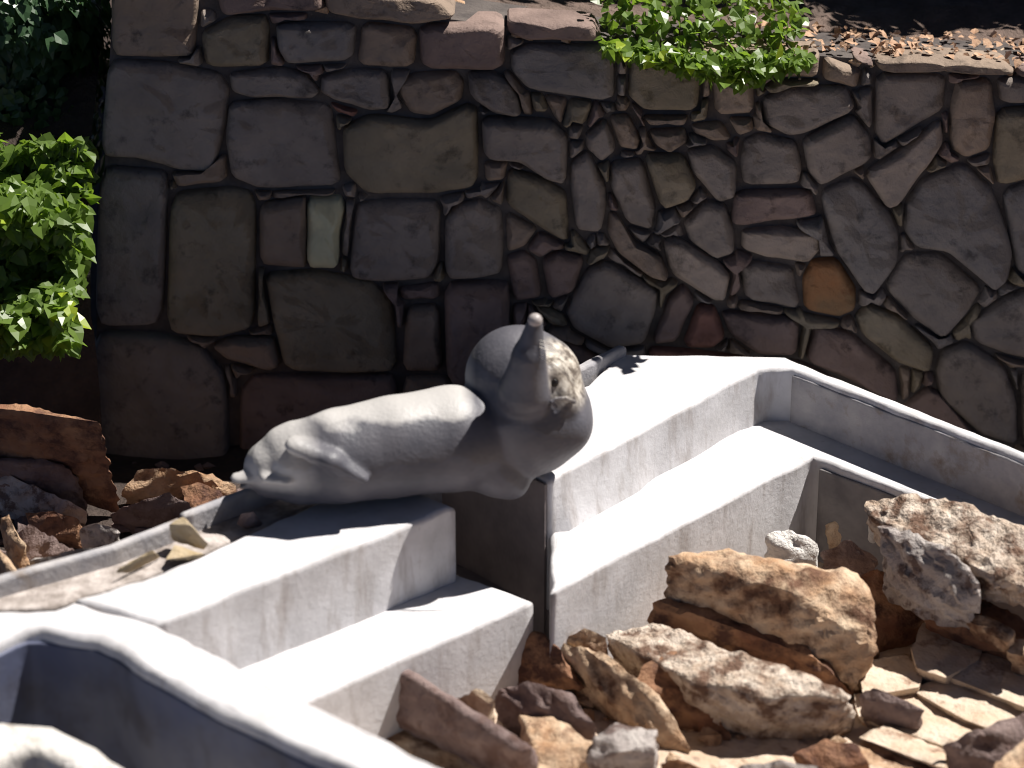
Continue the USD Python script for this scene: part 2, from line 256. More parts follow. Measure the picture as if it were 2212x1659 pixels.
def curb_strip(a):                                          # px of front foot -> a low kerb 5 cm thick
    base = np.array([P(x, y, -0.03)[:2] for x, y in a])
    d = np.gradient(base, axis=0); d /= np.linalg.norm(d, axis=1, keepdims=True); nrm = np.stack([-d[:, 1], d[:, 0]], 1)
    return np.vstack([base, (base + nrm * 0.035)[::-1]])
obj('kerb', block(curb_strip([(-140, 1336), (0, 1291), (138, 1252), (249, 1221), (346, 1183), (400, 1160)]), -0.8, 0.035, r=0.012, wob=0.006, seed=7), 'concrete_grey', ledge, smooth=40)
obj('kerb', block(curb_strip([(402, 1157), (520, 1112), (800, 1004), (1100, 893), (1267, 831), (1352, 786)]), -0.8, 0.045, r=0.012, wob=0.006, seed=8), 'concrete_grey', ledge, smooth=40)
# lower rim of the next basin, bottom left
rim_px = [(-140, 1560), (-40, 1556), (43, 1562), (117, 1566), (176, 1590), (273, 1650), (430, 1745), (330, 1760), (200, 1690), (156, 1660), (117, 1637), (70, 1618), (30, 1628), (0, 1641), (-140, 1710)]
rim = obj('basin_rim', block(PP(rim_px, -0.08), -0.8, -0.08, r=0.03, wob=0.02, seed=9), 'rock_white', smooth=40)
tag(rim, 'pale weathered stone rim of the lower basin at the bottom left, in full sun', 'basin rim')
# the narrow drain notch between the two halves: dark stained lining and floor
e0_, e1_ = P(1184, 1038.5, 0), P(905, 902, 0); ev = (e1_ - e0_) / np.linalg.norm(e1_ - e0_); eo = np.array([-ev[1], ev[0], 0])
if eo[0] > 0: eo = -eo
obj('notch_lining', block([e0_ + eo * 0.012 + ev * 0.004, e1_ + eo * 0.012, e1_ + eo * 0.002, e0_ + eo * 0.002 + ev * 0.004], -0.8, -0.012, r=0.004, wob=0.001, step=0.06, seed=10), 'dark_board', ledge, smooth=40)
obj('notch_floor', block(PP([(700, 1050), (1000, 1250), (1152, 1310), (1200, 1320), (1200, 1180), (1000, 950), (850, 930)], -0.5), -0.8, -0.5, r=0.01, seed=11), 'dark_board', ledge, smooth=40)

# ------------------------------------------------------------------ the stone wall
WY, BAT = 0.50, 0.05
def WP(tx, ty, off=0.0):                                    # on the battered wall face
    d = ray(tx, ty); n = np.array([0, -1.0, BAT]); c = np.dot(n, [0, WY - off, -0.6])
    return CAM + d * ((c - n @ CAM) / (n @ d))
wall = thing('stone_wall', 'dark rubble stone retaining wall in shade behind the sea lion', 'stone wall', (0, WY, -0.6))
S = []
def st(kind, *pts): S.append((kind, pts))
st('taupe', (240, -40), (430, -40), (425, 60), (418, 118), (335, 122), (242, 120)); st('grey', (236, 130), (350, 132), (470, 155), (495, 190), (488, 270), (460, 370), (390, 365), (300, 338), (220, 330))
st('taupe', (372, 372), (440, 374), (488, 330), (490, 388), (385, 397)); st('blue_grey', (218, 358), (350, 368), (362, 385), (352, 700), (205, 702))
st('olive', (370, 415), (500, 402), (540, 410), (553, 440), (550, 700), (470, 722), (362, 708)); st('blue_grey', (200, 714), (350, 720), (430, 740), (480, 800), (490, 830), (495, 1010), (490, 1080), (182, 1080))
st('plum', (465, -30), (690, -30), (700, 18), (560, 22), (480, 30)); st('taupe', (700, -30), (950, -5), (985, 30), (905, 46), (780, 38), (705, 22))
st('olive', (435, 70), (500, 35), (572, 32), (582, 60), (578, 140), (445, 142)); st('blue_grey', (598, 50), (770, 48), (763, 130), (620, 134), (602, 100)); st('taupe', (785, 48), (890, 60), (900, 80), (892, 142), (772, 140)); st('plum', (906, 52), (1090, 48), (1088, 148), (910, 146))
st('grey', (495, 158), (600, 144), (660, 158), (688, 195), (680, 205), (540, 208), (500, 195)); st('grey', (696, 165), (760, 147), (835, 152), (845, 230), (800, 235), (720, 212), (692, 195)); st('taupe', (860, 175), (900, 157), (985, 154), (1002, 175), (995, 215), (930, 248), (890, 245), (862, 205)); st('grey', (1012, 156), (1060, 152), (1100, 175), (1120, 210), (1125, 245), (1070, 242), (1017, 205))
st('grey', (497, 222), (580, 213), (716, 222), (728, 330), (737, 400), (562, 405), (502, 380), (490, 300)); st('red', (714, 222), (772, 240), (767, 250), (727, 240))
st('olive', (742, 275), (800, 247), (930, 262), (1010, 224), (1030, 235), (1032, 400), (940, 418), (790, 415), (745, 370)); st('pale', (741, 402), (765, 396), (770, 424), (746, 421))
st('grey', (1042, 250), (1190, 258), (1225, 290), (1222, 395), (1182, 385), (1120, 345), (1047, 335)); st('taupe', (562, 440), (640, 425), (660, 424), (662, 575), (640, 575), (562, 570)); st('lichen', (664, 424), (735, 421), (745, 445), (732, 500), (730, 574), (664, 575))
st('grey', (770, 442), (800, 432), (940, 430), (950, 450), (948, 560), (930, 598), (820, 605), (757, 592)); st('grey', (962, 480), (985, 440), (1040, 430), (1082, 450), (1090, 500), (1082, 588), (1040, 596), (965, 594))
st('olive', (572, 590), (680, 582), (800, 605), (850, 650), (856, 798), (760, 800), (617, 790), (592, 690)); st('taupe', (457, 745), (500, 727), (590, 727), (606, 785), (585, 795), (490, 772)); st('plum', (862, 622), (945, 610), (949, 640), (870, 646)); st('taupe', (880, 662), (945, 657), (955, 800), (870, 800)); st('plum', (960, 608), (1095, 606), (1100, 640), (1100, 830), (967, 830))
st('plum', (520, 807), (760, 810), (855, 808), (860, 1010), (858, 1080), (515, 1080)); st('taupe', (870, 812), (958, 812), (1000, 842), (1000, 1010), (1000, 1080), (872, 1080))
st('blue_grey', (1104, 112), (1140, 94), (1300, 97), (1326, 122), (1326, 215), (1140, 190), (1106, 150)); st('olive', (1364, 110), (1506, 108), (1512, 150), (1508, 236), (1390, 232), (1358, 205)); st('taupe', (1537, 150), (1625, 150), (1628, 242), (1547, 245)); st('plum', (1098, 40), (1280, 50), (1300, 85), (1140, 84), (1098, 68))
st('grey', (1646, 212), (1700, 187), (1826, 184), (1846, 230), (1740, 285), (1700, 290), (1652, 265)); st('taupe', (1678, 118), (1770, 112), (1765, 163), (1682, 163)); st('taupe', (1780, 122), (1858, 150), (1850, 188), (1777, 170)); st('grey', (1894, 157), (2042, 160), (2040, 235), (1960, 280), (1905, 310), (1890, 280)); st('taupe', (2070, 172), (2138, 170), (2150, 250), (2135, 322), (2085, 338), (2054, 320), (2054, 230)); st('grey', (2154, 168), (2290, 160), (2290, 218), (2162, 220)); st('olive', (2154, 235), (2290, 225), (2290, 370), (2157, 400), (2145, 345))
st('taupe', (1890, 130), (2000, 124), (2170, 138), (2190, 150), (2050, 151), (1900, 148))
st('grey', (1231, 270), (1259, 272), (1250, 300), (1228, 295)); st('grey', (1267, 290), (1305, 257), (1324, 290), (1328, 325), (1300, 348), (1268, 320)); st('taupe', (1318, 250), (1356, 248), (1382, 300), (1376, 320), (1340, 318)); st('taupe', (1392, 250), (1486, 250), (1480, 266), (1400, 264)); st('taupe', (1402, 280), (1476, 277), (1485, 300), (1446, 328), (1416, 310)); st('taupe', (1496, 270), (1556, 262), (1580, 300), (1540, 302), (1500, 285)); st('taupe', (1576, 255), (1622, 255), (1626, 280), (1596, 290))
st('grey', (1606, 302), (1636, 287), (1720, 305), (1730, 360), (1724, 393), (1608, 398), (1600, 350)); st('grey', (1734, 300), (1840, 245), (1878, 290), (1882, 342), (1772, 400), (1747, 370)); st('pale', (1868, 372), (1956, 314), (2030, 257), (2036, 300), (2008, 345), (1936, 440), (1915, 445))
st('grey', (1235, 350), (1268, 324), (1306, 400), (1310, 435), (1296, 498), (1246, 493), (1234, 400)); st('grey', (1322, 350), (1386, 342), (1416, 450), (1408, 493), (1356, 480), (1320, 400)); st('olive', (1392, 332), (1476, 332), (1504, 400), (1486, 428), (1430, 448)); st('grey', (1486, 322), (1540, 314), (1590, 350), (1588, 423), (1552, 434), (1496, 370)); st('olive', (1100, 364), (1166, 382), (1222, 415), (1226, 480), (1226, 520), (1166, 490), (1094, 440)); st('taupe', (1047, 350), (1095, 347), (1090, 385), (1050, 390)); st('taupe', (1094, 457), (1160, 492), (1135, 530), (1096, 545))
st('taupe', (1316, 457), (1330, 460), (1366, 520), (1426, 552), (1443, 598), (1406, 590), (1336, 545), (1312, 500)); st('grey', (1476, 478), (1526, 432), (1566, 442), (1584, 500), (1584, 543), (1546, 556), (1490, 520)); st('plum', (1590, 412), (1750, 408), (1766, 463), (1606, 482), (1580, 478)); st('pale', (1604, 497), (1680, 490), (1772, 502), (1774, 530), (1746, 564), (1656, 554), (1602, 535)); st('blue_grey', (1772, 412), (1846, 380), (1926, 460), (1940, 505), (1936, 565), (1886, 628), (1866, 623), (1798, 525)); st('blue_grey', (1954, 495), (1956, 440), (1996, 382), (2080, 350), (2146, 410), (2186, 540), (2172, 600), (2146, 620), (2116, 595), (2046, 540), (1976, 528)); st('blue_grey', (2166, 410), (2290, 365), (2290, 600), (2200, 590), (2184, 520))
st('pale', (1434, 520), (1456, 510), (1556, 570), (1576, 592), (1566, 645), (1546, 646), (1450, 590)); st('grey', (1598, 570), (1626, 564), (1714, 577), (1726, 650), (1718, 662), (1612, 643)); st('rust', (1734, 600), (1756, 560), (1806, 558), (1848, 622), (1846, 665), (1812, 683), (1738, 668)); st('grey', (1222, 672), (1270, 580), (1306, 562), (1420, 622), (1416, 665), (1392, 738), (1320, 750), (1240, 710)); st('plum', (1172, 560), (1206, 542), (1262, 555), (1240, 625), (1188, 643)); st('plum', (1096, 554), (1130, 542), (1158, 560), (1170, 640), (1112, 648)); st('plum', (1446, 640), (1476, 614), (1500, 645), (1462, 736), (1410, 740)); st('red', (1508, 657), (1544, 662), (1566, 725), (1540, 748), (1476, 745)); st('plum', (1558, 670), (1712, 684), (1726, 702), (1720, 763), (1640, 765), (1578, 720)); st('olive', (1848, 682), (1872, 657), (1936, 677), (2016, 752), (2006, 798), (1936, 778), (1864, 720)); st('grey', (1912, 620), (1956, 547), (2030, 545), (2120, 622), (2090, 670), (2036, 728), (1976, 688)); st('grey', (2094, 695), (2176, 637), (2290, 600), (2290, 790), (2172, 763), (2108, 738)); st('plum', (1740, 770), (1762, 697), (1836, 717), (1936, 797), (1940, 870), (1800, 800)); st('grey', (2022, 803), (2034, 757), (2086, 737), (2166, 787), (2194, 860), (2198, 958), (2120, 938), (2032, 860))
st('red', (1400, 750), (1480, 755), (1640, 775), (1640, 830), (1420, 830)); st('plum', (1010, 850), (1100, 845), (1200, 720), (1290, 770), (1310, 840), (1200, 1080), (1015, 1080)); st('plum', (1940, 885), (2010, 830), (2110, 945), (2200, 980), (2290, 1000), (2290, 1080), (1960, 960)); st('grey', (2205, 800), (2290, 805), (2290, 980), (2212, 960)); st('plum', (1660, 775), (1730, 780), (1925, 880), (1940, 960), (1660, 860))

occ = [Polygon(p).buffer(0) for _, p in S]
bounds = Polygon([(238, 12), (980, 40), (1300, 88), (1330, 95), (1700, 110), (1880, 126), (2290, 150), (2290, 1060), (185, 1060)])
gaps = bounds.difference(unary_union([g.buffer(7) for g in occ])).buffer(-3).buffer(3)
pal = ['grey', 'plum', 'taupe', 'olive', 'blue_grey']
for g in getattr(gaps, 'geoms', [gaps]):
    if g.area < 130: continue
    parts = [g]
    mx = math.sqrt(g.area)
    if g.area > 900:                                        # fill a larger gap with several small packing stones
        x0, y0, x1, y1 = g.bounds; k = max(2, int(g.area / 1100))
        pts = []
        while len(pts) < k:
            q = (random.uniform(x0, x1), random.uniform(y0, y1))
            if g.contains(Point(q)): pts.append(q)
        if len(pts) >= 2:
            vor = shapely.voronoi_polygons(shapely.MultiPoint(pts), extend_to=g)
            parts = [v.intersection(g).buffer(-2.5) for v in vor.geoms]
    for q in parts:
        for h in getattr(q, 'geoms', [q]):
            if h.is_empty or h.area < 150 or h.buffer(-4.5).is_empty: continue
            h = h.simplify(2.0)
            if h.geom_type == 'Polygon': S.append((random.choice(pal), list(h.exterior.coords)[:-1]))

def chaikin(p, n=1, w=0.22):
    for _ in range(n):
        a, b = p, np.roll(p, -1, 0)
        p = np.stack([a * (1 - w) + b * w, a * w + b * (1 - w)], 1).reshape(-1, p.shape[1])
    return p
WN = np.array([0, -1.0, BAT]); WN /= np.linalg.norm(WN); WU = np.array([1.0, 0, 0]); WV = np.cross(WN, WU) * -1
WO = np.array([0, WY, -0.6])
if WV[2] < 0: WV = -WV
def stone_mesh(pts, k):
    w = np.array([WP(x, y) for x, y in pts]) - WO
    p2 = np.stack([w @ WU, w @ WV], 1)
    p2 = chaikin(p2, 2, 0.12)
    pg = Polygon(p2).buffer(0)
    pg = pg.buffer(0.004)
    if pg.is_empty: return None
    if pg.geom_type != 'Polygon': pg = max(pg.geoms, key=lambda g: g.area)
    p2 = densify(np.array(pg.exterior.coords)[:-1], 0.03)
    c = p2.mean(0); size = math.sqrt(pg.area)
    h0 = 0.008 + 0.028 * random.random()
    tilt = np.array([random.uniform(-.09, .09), random.uniform(-.09, .09)])
    rings = [(0.0, -0.16, 0), (0.0, -0.014, 0), (0.003, -0.002, 0.25), (0.009, 0.010, 0.75), (0.022, 0.017, 1.0)]
    lv, keep = [], []
    for ins, d, f in rings:
        r = np.linalg.norm(p2 - c, axis=1, keepdims=True)
        sc = np.clip(1 - ins / np.maximum(r, 1e-3), 0.35, 1)
        lv.append(np.c_[c + (p2 - c) * sc, np.full(len(p2), d + h0 * f)])
    for s_ in (0.86, 0.72, 0.58, 0.44, 0.3, 0.15):
        lv.append(np.c_[c + (lv[4][:, :2] - c) * s_, np.full(len(p2), 0.021 + h0)])
    lv.append(np.array([[c[0], c[1], 0.022 + h0]]))
    n = len(p2); V = np.vstack(lv); F = []
    i = np.arange(n); j = (i + 1) % n
    for L in range(10):
        a, b, cc, d = L * n + i, L * n + j, (L + 1) * n + j, (L + 1) * n + i
        F += [np.stack([a, b, cc], 1), np.stack([a, cc, d], 1)]
    F.append(np.stack([10 * n + i, 10 * n + j, np.full(n, 11 * n)], 1))
    F = np.vstack(F)
    m = np.c_[V[:, :2] * 5, np.full(len(V), k * 3.7)]
    front = V[:, 2] > -0.1
    V[:, 2] += front * ((meshkit.fbm(m, 3, 31) - 0.5) * 0.05 + (meshkit.fbm(m * 4, 3, 32) - 0.5) * 0.022 + (V[:, :2] - c) @ tilt)
    X = WO + V[:, :1] * WU + V[:, 1:2] * WV + V[:, 2:3] * WN
    a = X[F]; 
    mesh = trimesh.Trimesh(X, F, process=False)
    if (np.cross(a[:, 1] - a[:, 0], a[:, 2] - a[:, 0]) @ WN)[-1] < 0: mesh = trimesh.Trimesh(X, F[:, ::-1], process=False)
    return mesh
core = [WP(190, 1100, -0.012), WP(2900, 1100, -0.012), WP(2900, 190, -0.012), WP(2300, 150, -0.012), WP(1880, 128, -0.012), WP(1330, 92, -0.012), WP(1000, 45, -0.012), WP(640, 2, -0.012), WP(245, -40, -0.012)]
core = np.array(core); back = core + np.array([0, 0.30, 0]); V = np.vstack([core, back]); n = len(core); F = []
for i in range(n):
    j = (i + 1) % n; F += [[i, i + n, j + n], [i, j + n, j]]
F += [[0, i, i + 1] for i in range(1, n - 1)] + [[n, n + i + 1, n + i] for i in range(1, n - 1)]
obj('core', trimesh.Trimesh(V, np.array(F), process=True), 'wall_core', wall)
for k, (kind, pts) in enumerate(S):
    m = stone_mesh(pts, k)
    if m is None: continue
    pr = obj('stone', m, 'stone_' + kind, wall, smooth=50)
    if kind == 'lichen': tag(pr, 'stone with a pale yellow lichen face')
    if kind == 'rust': tag(pr, 'rust orange stone')

# ------------------------------------------------------------------ terrace above the wall, bank on the left
TOPX = [(-4, 1.42), (WP(245, -40)[0], WP(245, -40)[2]), (WP(640, 2)[0], WP(640, 2)[2]), (WP(1000, 45)[0], WP(1000, 45)[2]), (WP(1330, 92)[0], WP(1330, 92)[2]), (WP(1880, 128)[0], WP(1880, 128)[2]), (WP(2300, 150)[0], WP(2300, 150)[2]), (8, 0.95)]
def top_z(x): return np.interp(x, [t[0] for t in TOPX], [t[1] for t in TOPX])
def terr_z(x, y):
    p = np.stack([x, y, 0 * x], -1)
    return top_z(x) - 0.02 + 0.10 * np.clip(y - 0.75, 0, 9) + 0.05 * (meshkit.fbm(p * 5, 4, 41) - 0.5) + 0.05 * (meshkit.fbm(p * 17, 3, 42) - 0.5)
XL = WP(215, 500)[0]
o = obj('terrace', grid_mesh(XL + 0.04, 7, 0.63, 7.0, 140, 90, terr_z), 'terrace_soil', smooth=True); tag(o, 'brown soil terrace held up by the stone wall', 'terrace', kind='structure')
prof = [(0.34, -0.7), (0.36, -0.2), (0.30, 0.08), (0.27, 0.16), (0.40, 0.42), (0.55, 0.75), (0.9, 1.0), (1.6, 1.25), (7.0, 1.9)]
nx = 40; xs = np.linspace(-5, XL - 0.01, nx); V = []
for x in xs:
    for (y, z) in prof:
        q = np.array([[x * 3, y * 3, z * 3]]); V.append([x, y + 0.14 * (meshkit.fbm(q, 3, 51)[0] - 0.5), z + 0.1 * (meshkit.fbm(q, 3, 52)[0] - 0.5)])
k = len(prof); F = []
for i in range(nx - 1):
    for j in range(k - 1):
        a = i * k + j; F += [[a, a + k, a + k + 1], [a, a + k + 1, a + 1]]
o = obj('earth_bank', (np.array(V), np.array(F)), 'soil', smooth=True); tag(o, 'steep earth bank left of the stone wall under the ivy', 'bank', kind='structure')

# ------------------------------------------------------------------ leaves
LEAF = np.array([[0, 0, 0], [0.42, 0.30, 0.10], [0.30, 0.62, 0.06], [0.0, 1.0, -0.10], [-0.30, 0.62, 0.06], [-0.42, 0.30, 0.10], [0, 0.45, -0.02]])
LEAFF = np.array([[0, 1, 6], [1, 2, 6], [2, 3, 6], [3, 4, 6], [4, 5, 6], [5, 0, 6]])
def leaves(pos, nrm, size, spread=0.6, seed=0):
    r = np.random.default_rng(seed); n = len(pos)
    N = nrm + r.normal(0, spread, (n, 3)); N /= np.linalg.norm(N, axis=1, keepdims=True)
    D = np.array([0, -0.15, -1.0]) + r.normal(0, 0.6, (n, 3)); D -= N * (D * N).sum(1, keepdims=True); D /= np.linalg.norm(D, axis=1, keepdims=True)
    X = np.cross(D, N); s = size * r.uniform(0.45, 1.55, n)
    V = pos[:, None] + s[:, None, None] * (LEAF[None, :, :1] * X[:, None] + LEAF[None, :, 1:2] * D[:, None] + LEAF[None, :, 2:] * N[:, None])
    F = LEAFF[None] + 7 * np.arange(n)[:, None, None]
    return V.reshape(-1, 3), F.reshape(-1, 3)
def foliage(parent, pos, nrm, size, mat, nbig, spread=0.6, seed=0):
    """the foremost leaves as parts, the rest as one mass"""
    order = np.argsort(pos @ FWD)
    for i in order[:nbig * 3:3]:
        v, f = leaves(pos[i:i + 1], nrm[i:i + 1], size * 1.25, spread * 0.6, seed + int(i)); obj('leaf', (v, f), mat if i % 3 else 'ivy_bright', parent, smooth=False)
    rest = np.delete(np.arange(len(pos)), order[:nbig * 3:3])
    v, f = leaves(pos[rest], nrm[rest], size, spread, seed + 1); tag(obj('foliage', (v, f), mat, parent), kind='stuff')
# sunlit ivy on the bank
def bank_leaf(n, t0, t1, x0, x1, seed, puff):
    r = np.random.default_rng(seed); t = r.uniform(t0, t1, n); x = r.uniform(x0, x1, n)
    y = np.interp(t, [0, 1], [0.16, 0.40]); z = np.interp(t, [0, 1], [0.10, 0.80])
    q = np.stack([x * 4, y * 4, z * 4], 1); lump = meshkit.fbm(q * 1.4, 3, 61) - 0.42
    d = np.array([0, -0.9, 0.42]); p = np.stack([x, y, z], 1) + d * (lump[:, None] * puff + r.uniform(-0.07, 0.05, (n, 1)))
    return p, np.tile(np.array([0.15, -0.55, 0.8]), (n, 1))
ivy = thing('ivy', 'sunlit yellow green ivy spilling down the bank left of the stone wall', 'ivy', (XL - 0.25, 0.3, 0.1))
p, nr = bank_leaf(7600, -0.20, 1.12, -2.6, XL - 0.01, 5, 0.62)
thin = meshkit.fbm(p * np.array([5, 2, 7.0]), 3, 63) + rng.normal(0, 0.05, len(p)) - 0.25 * np.clip((p[:, 2] - 0.72) / 0.2, 0, 1) - 0.9 * np.clip(0.14 - p[:, 2], 0, 0.2)
keep = (p[:, 0] < XL - 0.0 - 0.03 * (p[:, 2] < 0.2)) & (thin > 0.34); p, nr = p[keep], nr[keep]
foliage(ivy, p, nr, 0.055, 'ivy', 70, 0.7, 100)
ivy_core = []
tr = []
for i in range(14):
    x = random.uniform(-2.4, XL - 0.05); a = np.array([x, 0.3, 0.12]); pts = [a]
    for s in range(7): pts.append(pts[-1] + np.array([random.uniform(-.05, .05), random.uniform(0.0, .05), 0.09]))
    pts = np.array(pts)
    for s in range(7): tr.append(trimesh.creation.cylinder(0.006, segment=[pts[s], pts[s + 1]], sections=5))
tag(obj('stem', trimesh.util.concatenate(tr), 'bark', ivy), kind='stuff')
# dark shrub above it
def shrub(name, label, c, rad, n, size, mat, seed, group=None, trunk=True):
    r = np.random.default_rng(seed); d = r.normal(size=(n, 3)); d /= np.linalg.norm(d, axis=1, keepdims=True)
    lump = 0.72 + 0.55 * (meshkit.fbm(d * 2.6 + seed, 3, seed) - 0.5) * 2
    rr = r.uniform(0.0, 1, n) ** 0.33
    p = np.array(c) + d * np.array(rad) * (lump * rr)[:, None]
    t = thing(name, label, 'shrub', (c[0], c[1], c[2] - rad[2]), group)
    v, f = leaves(p, d * 0.5 + np.array([0, 0, 0.5]), size, 0.7, seed)
    tag(obj('foliage', (v, f), mat, t), kind='stuff')
    ms = []
    for k in range(5):
        a = np.array([c[0] + r.uniform(-.1, .1), c[1] + r.uniform(-.1, .1), c[2] - rad[2] - 0.2]); b = np.array(c) + d[k] * np.array(rad) * 0.6
        ms.append(trimesh.creation.cylinder(0.022, segment=[a, b], sections=6))
    tag(obj('stem', trimesh.util.concatenate(ms), 'bark', t), kind='stuff')
shrub('shrub', 'dark green shrub in deep shade on the bank above the sunlit ivy', (-2.05, 0.86, 1.02), (0.80, 0.42, 0.78), 14000, 0.05, 'shrub_leaf', 71)
shrub('shrub', 'dark tall bush behind the left end of the wall top', (-0.7, 1.75, 2.1), (0.95, 0.6, 1.0), 9000, 0.07, 'shrub_leaf', 72)
shrub('shrub', 'dark tall bush behind the hanging ivy on the wall top', (0.75, 1.7, 2.0), (1.05, 0.6, 1.0), 9000, 0.07, 'shrub_leaf', 73)
shrub('shrub', 'dark tall bush behind the leaf litter at the right end of the wall top', (2.2, 1.65, 1.9), (1.05, 0.6, 1.0), 9000, 0.07, 'shrub_leaf', 74)
# ivy hanging over the wall top
a, b = WP(1300, 60), WP(1735, 60)
r = np.random.default_rng(9); n = 1500
x = r.uniform(a[0], b[0], n); u = (x - a[0]) / (b[0] - a[0])
hang = np.interp(u, [0, .15, .3, .5, .7, .85, 1], [0.01, 0.03, 0.06, 0.09, 0.13, 0.06, 0.01])
zt = top_z(x); s = r.uniform(-1, 1, n)
pos = np.stack([x, np.where(s > 0, 0.50 + 0.40 * s, 0.44 + 0.03 * r.normal(size=n)), zt + np.where(s > 0, 0.05 + 0.20 * s + 0.05 * r.normal(size=n), s * hang + 0.04)], 1)
ivy2 = thing('ivy', 'bright green ivy tuft hanging over the top edge of the stone wall', 'ivy', ((a[0] + b[0]) / 2, 0.6, top_z((a[0] + b[0]) / 2)))
foliage(ivy2, pos, np.tile(np.array([0.2, -0.4, 0.85]), (n, 1)), 0.042, 'ivy', 30, 0.7, 300)
tr = [trimesh.creation.cylinder(0.006, segment=[[x_, 0.75, top_z(x_) + 0.02], [x_ + 0.03, 0.44, top_z(x_) - 0.05]], sections=5) for x_ in np.linspace(a[0] + .05, b[0] - .05, 9)]
tag(obj('stem', trimesh.util.concatenate(tr), 'bark', ivy2), kind='stuff')

# ------------------------------------------------------------------ rocks
def rocky(pts, seed, edge=0.018, amp=0.035, fine=0.012, extra=None):
    h = hull(np.array(pts))
    m = manifold3d.Manifold(manifold3d.Mesh(h.vertices.astype(np.float32), h.faces.astype(np.uint32)))
    t = man_to_tri(m.refine_to_length(edge))
    t = trimesh.Trimesh(t.vertices, t.faces, process=True)
    trimesh.smoothing.filter_laplacian(t, lamb=0.3, iterations=1)
    v = t.vertices; nrm = t.vertex_normals; o = seed * 1.37
    size = np.linalg.norm(np.ptp(v, axis=0)); k = min(1, size / 0.5)
    f1 = meshkit.fbm(v * 5 + o, 3, seed) - 0.5
    f2 = np.abs(meshkit.fbm(v * 11 + o, 3, seed + 1) - 0.5) - 0.12
    f3 = meshkit.fbm(v * 34 + o, 3, seed + 2) - 0.5
    rr_ = np.random.default_rng(seed + 500); ax = np.array([rr_.normal(0, .35), rr_.normal(0, .35), 1.0]); ax /= np.linalg.norm(ax)
    lay = (v @ ax) * 17 + 1.6 * meshkit.fbm(v * 4 + o, 3, seed + 4); fr = lay - np.floor(lay)
    led = np.clip((fr - 0.5) / 0.12, 0, 1) - np.clip((fr - 0.92) / 0.08, 0, 1)
    d = amp * k * f1 * 1.5 - amp * k * 0.9 * f2 + fine * f3 * 2 + fine * 0.6 * k * led
    return trimesh.Trimesh(v + nrm * d[:, None], t.faces, process=False)
nrock = [0]
def rock(label, mat, pts, drop=None, edge=0.018, amp=0.035, fine=0.012, group=None, name='rock', cat='rock'):
    nrock[0] += 1
    q = [P(*p) for p in pts]
    if drop is not None: q += [p * 0.85 + 0.15 * np.mean(q, 0) + np.array([0.02, 0.05, drop - (p * 0.85 + 0.15 * np.mean(q, 0))[2]]) for p in q]
    m = rocky(q, nrock[0], edge, amp, fine)
    return tag(obj(name, m, mat, smooth=30), label, cat, group)
D = -0.66
rock('big tan boulder with a dark shaded front, below the right step of the ledge', 'rock_tan', [(1445, 1203, -.2), (1560, 1188, -.2), (1720, 1232, -.2), (1850, 1240, -.25), (1888, 1300, -.3), (1890, 1400, -.42), (1850, 1480, -.55), (1700, 1275, -.24), (1550, 1242, -.24), (1440, 1228, -.24), (1442, 1296, -.38), (1710, 1302, -.34), (1790, 1420, -.52)], D)
rock('dark brown boulder wedged under the front of the big tan boulder', 'rock_rust', [(1425, 1300, -.36), (1560, 1296, -.36), (1700, 1345, -.4), (1760, 1420, -.45), (1840, 1500, -.6), (1400, 1330, -.42), (1560, 1380, -.52), (1720, 1450, -.6), (1800, 1495, -.62)], D)
rock('long boulder with speckled pale top and brown front at the bottom centre', 'rock_speckled', [(1305, 1368, -.42), (1420, 1350, -.4), (1560, 1395, -.38), (1760, 1475, -.4), (1832, 1500, -.42), (1320, 1388, -.44), (1500, 1472, -.42), (1640, 1502, -.42), (1800, 1512, -.44), (1330, 1410, -.5), (1520, 1520, -.6), (1620, 1590, -.66), (1770, 1622, -.68), (1845, 1560, -.6)], -0.7)
rock('brown wedge rock standing on end before the speckled boulder', 'rock_rust', [(1365, 1465, -.46), (1400, 1425, -.42), (1480, 1400, -.4), (1512, 1430, -.42), (1582, 1600, -.62), (1550, 1627, -.68), (1450, 1552, -.62), (1420, 1490, -.5), (1500, 1617, -.68)], None)
rock('long smooth tan rock curving down from below the dark notch', 'rock_tan', [(1195, 1388, -.45), (1260, 1398, -.42), (1330, 1430, -.42), (1420, 1500, -.45), (1492, 1622, -.6), (1470, 1642, -.64), (1400, 1580, -.56), (1300, 1500, -.55), (1230, 1440, -.52)], D, amp=0.02)
rock('dark rock with a peaked top against the left lower step', 'rock_rust', [(1065, 1360, -.42), (1110, 1345, -.4), (1170, 1365, -.4), (1212, 1400, -.42), (1262, 1482, -.55), (1060, 1482, -.62), (1150, 1492, -.62), (1232, 1462, -.5)], None)
rock('long dark purple slab rock with a thin sunlit top edge', 'rock_purple', [(858, 1447, -.34), (880, 1448, -.34), (1148, 1612, -.38), (1132, 1626, -.39), (810, 1540, -.52), (830, 1552, -.55), (1110, 1700, -.6), (1155, 1680, -.6), (900, 1490, -.6), (1160, 1640, -.6)], None, amp=0.015, fine=0.006)
rock('rounded purple grey rock between the long slab and the tan rock', 'rock_purple', [(1062, 1500, -.46), (1090, 1475, -.42), (1160, 1470, -.4), (1232, 1495, -.42), (1287, 1560, -.48), (1270, 1602, -.56), (1180, 1582, -.58), (1100, 1542, -.55)], D)
rock('small rock with a flat pale top at the bottom edge, centre', 'rock_grey', [(1290, 1590, -.46), (1330, 1560, -.44), (1417, 1575, -.44), (1412, 1610, -.46), (1340, 1622, -.46), (1268, 1640, -.52), (1275, 1700, -.66), (1412, 1700, -.66)], D)
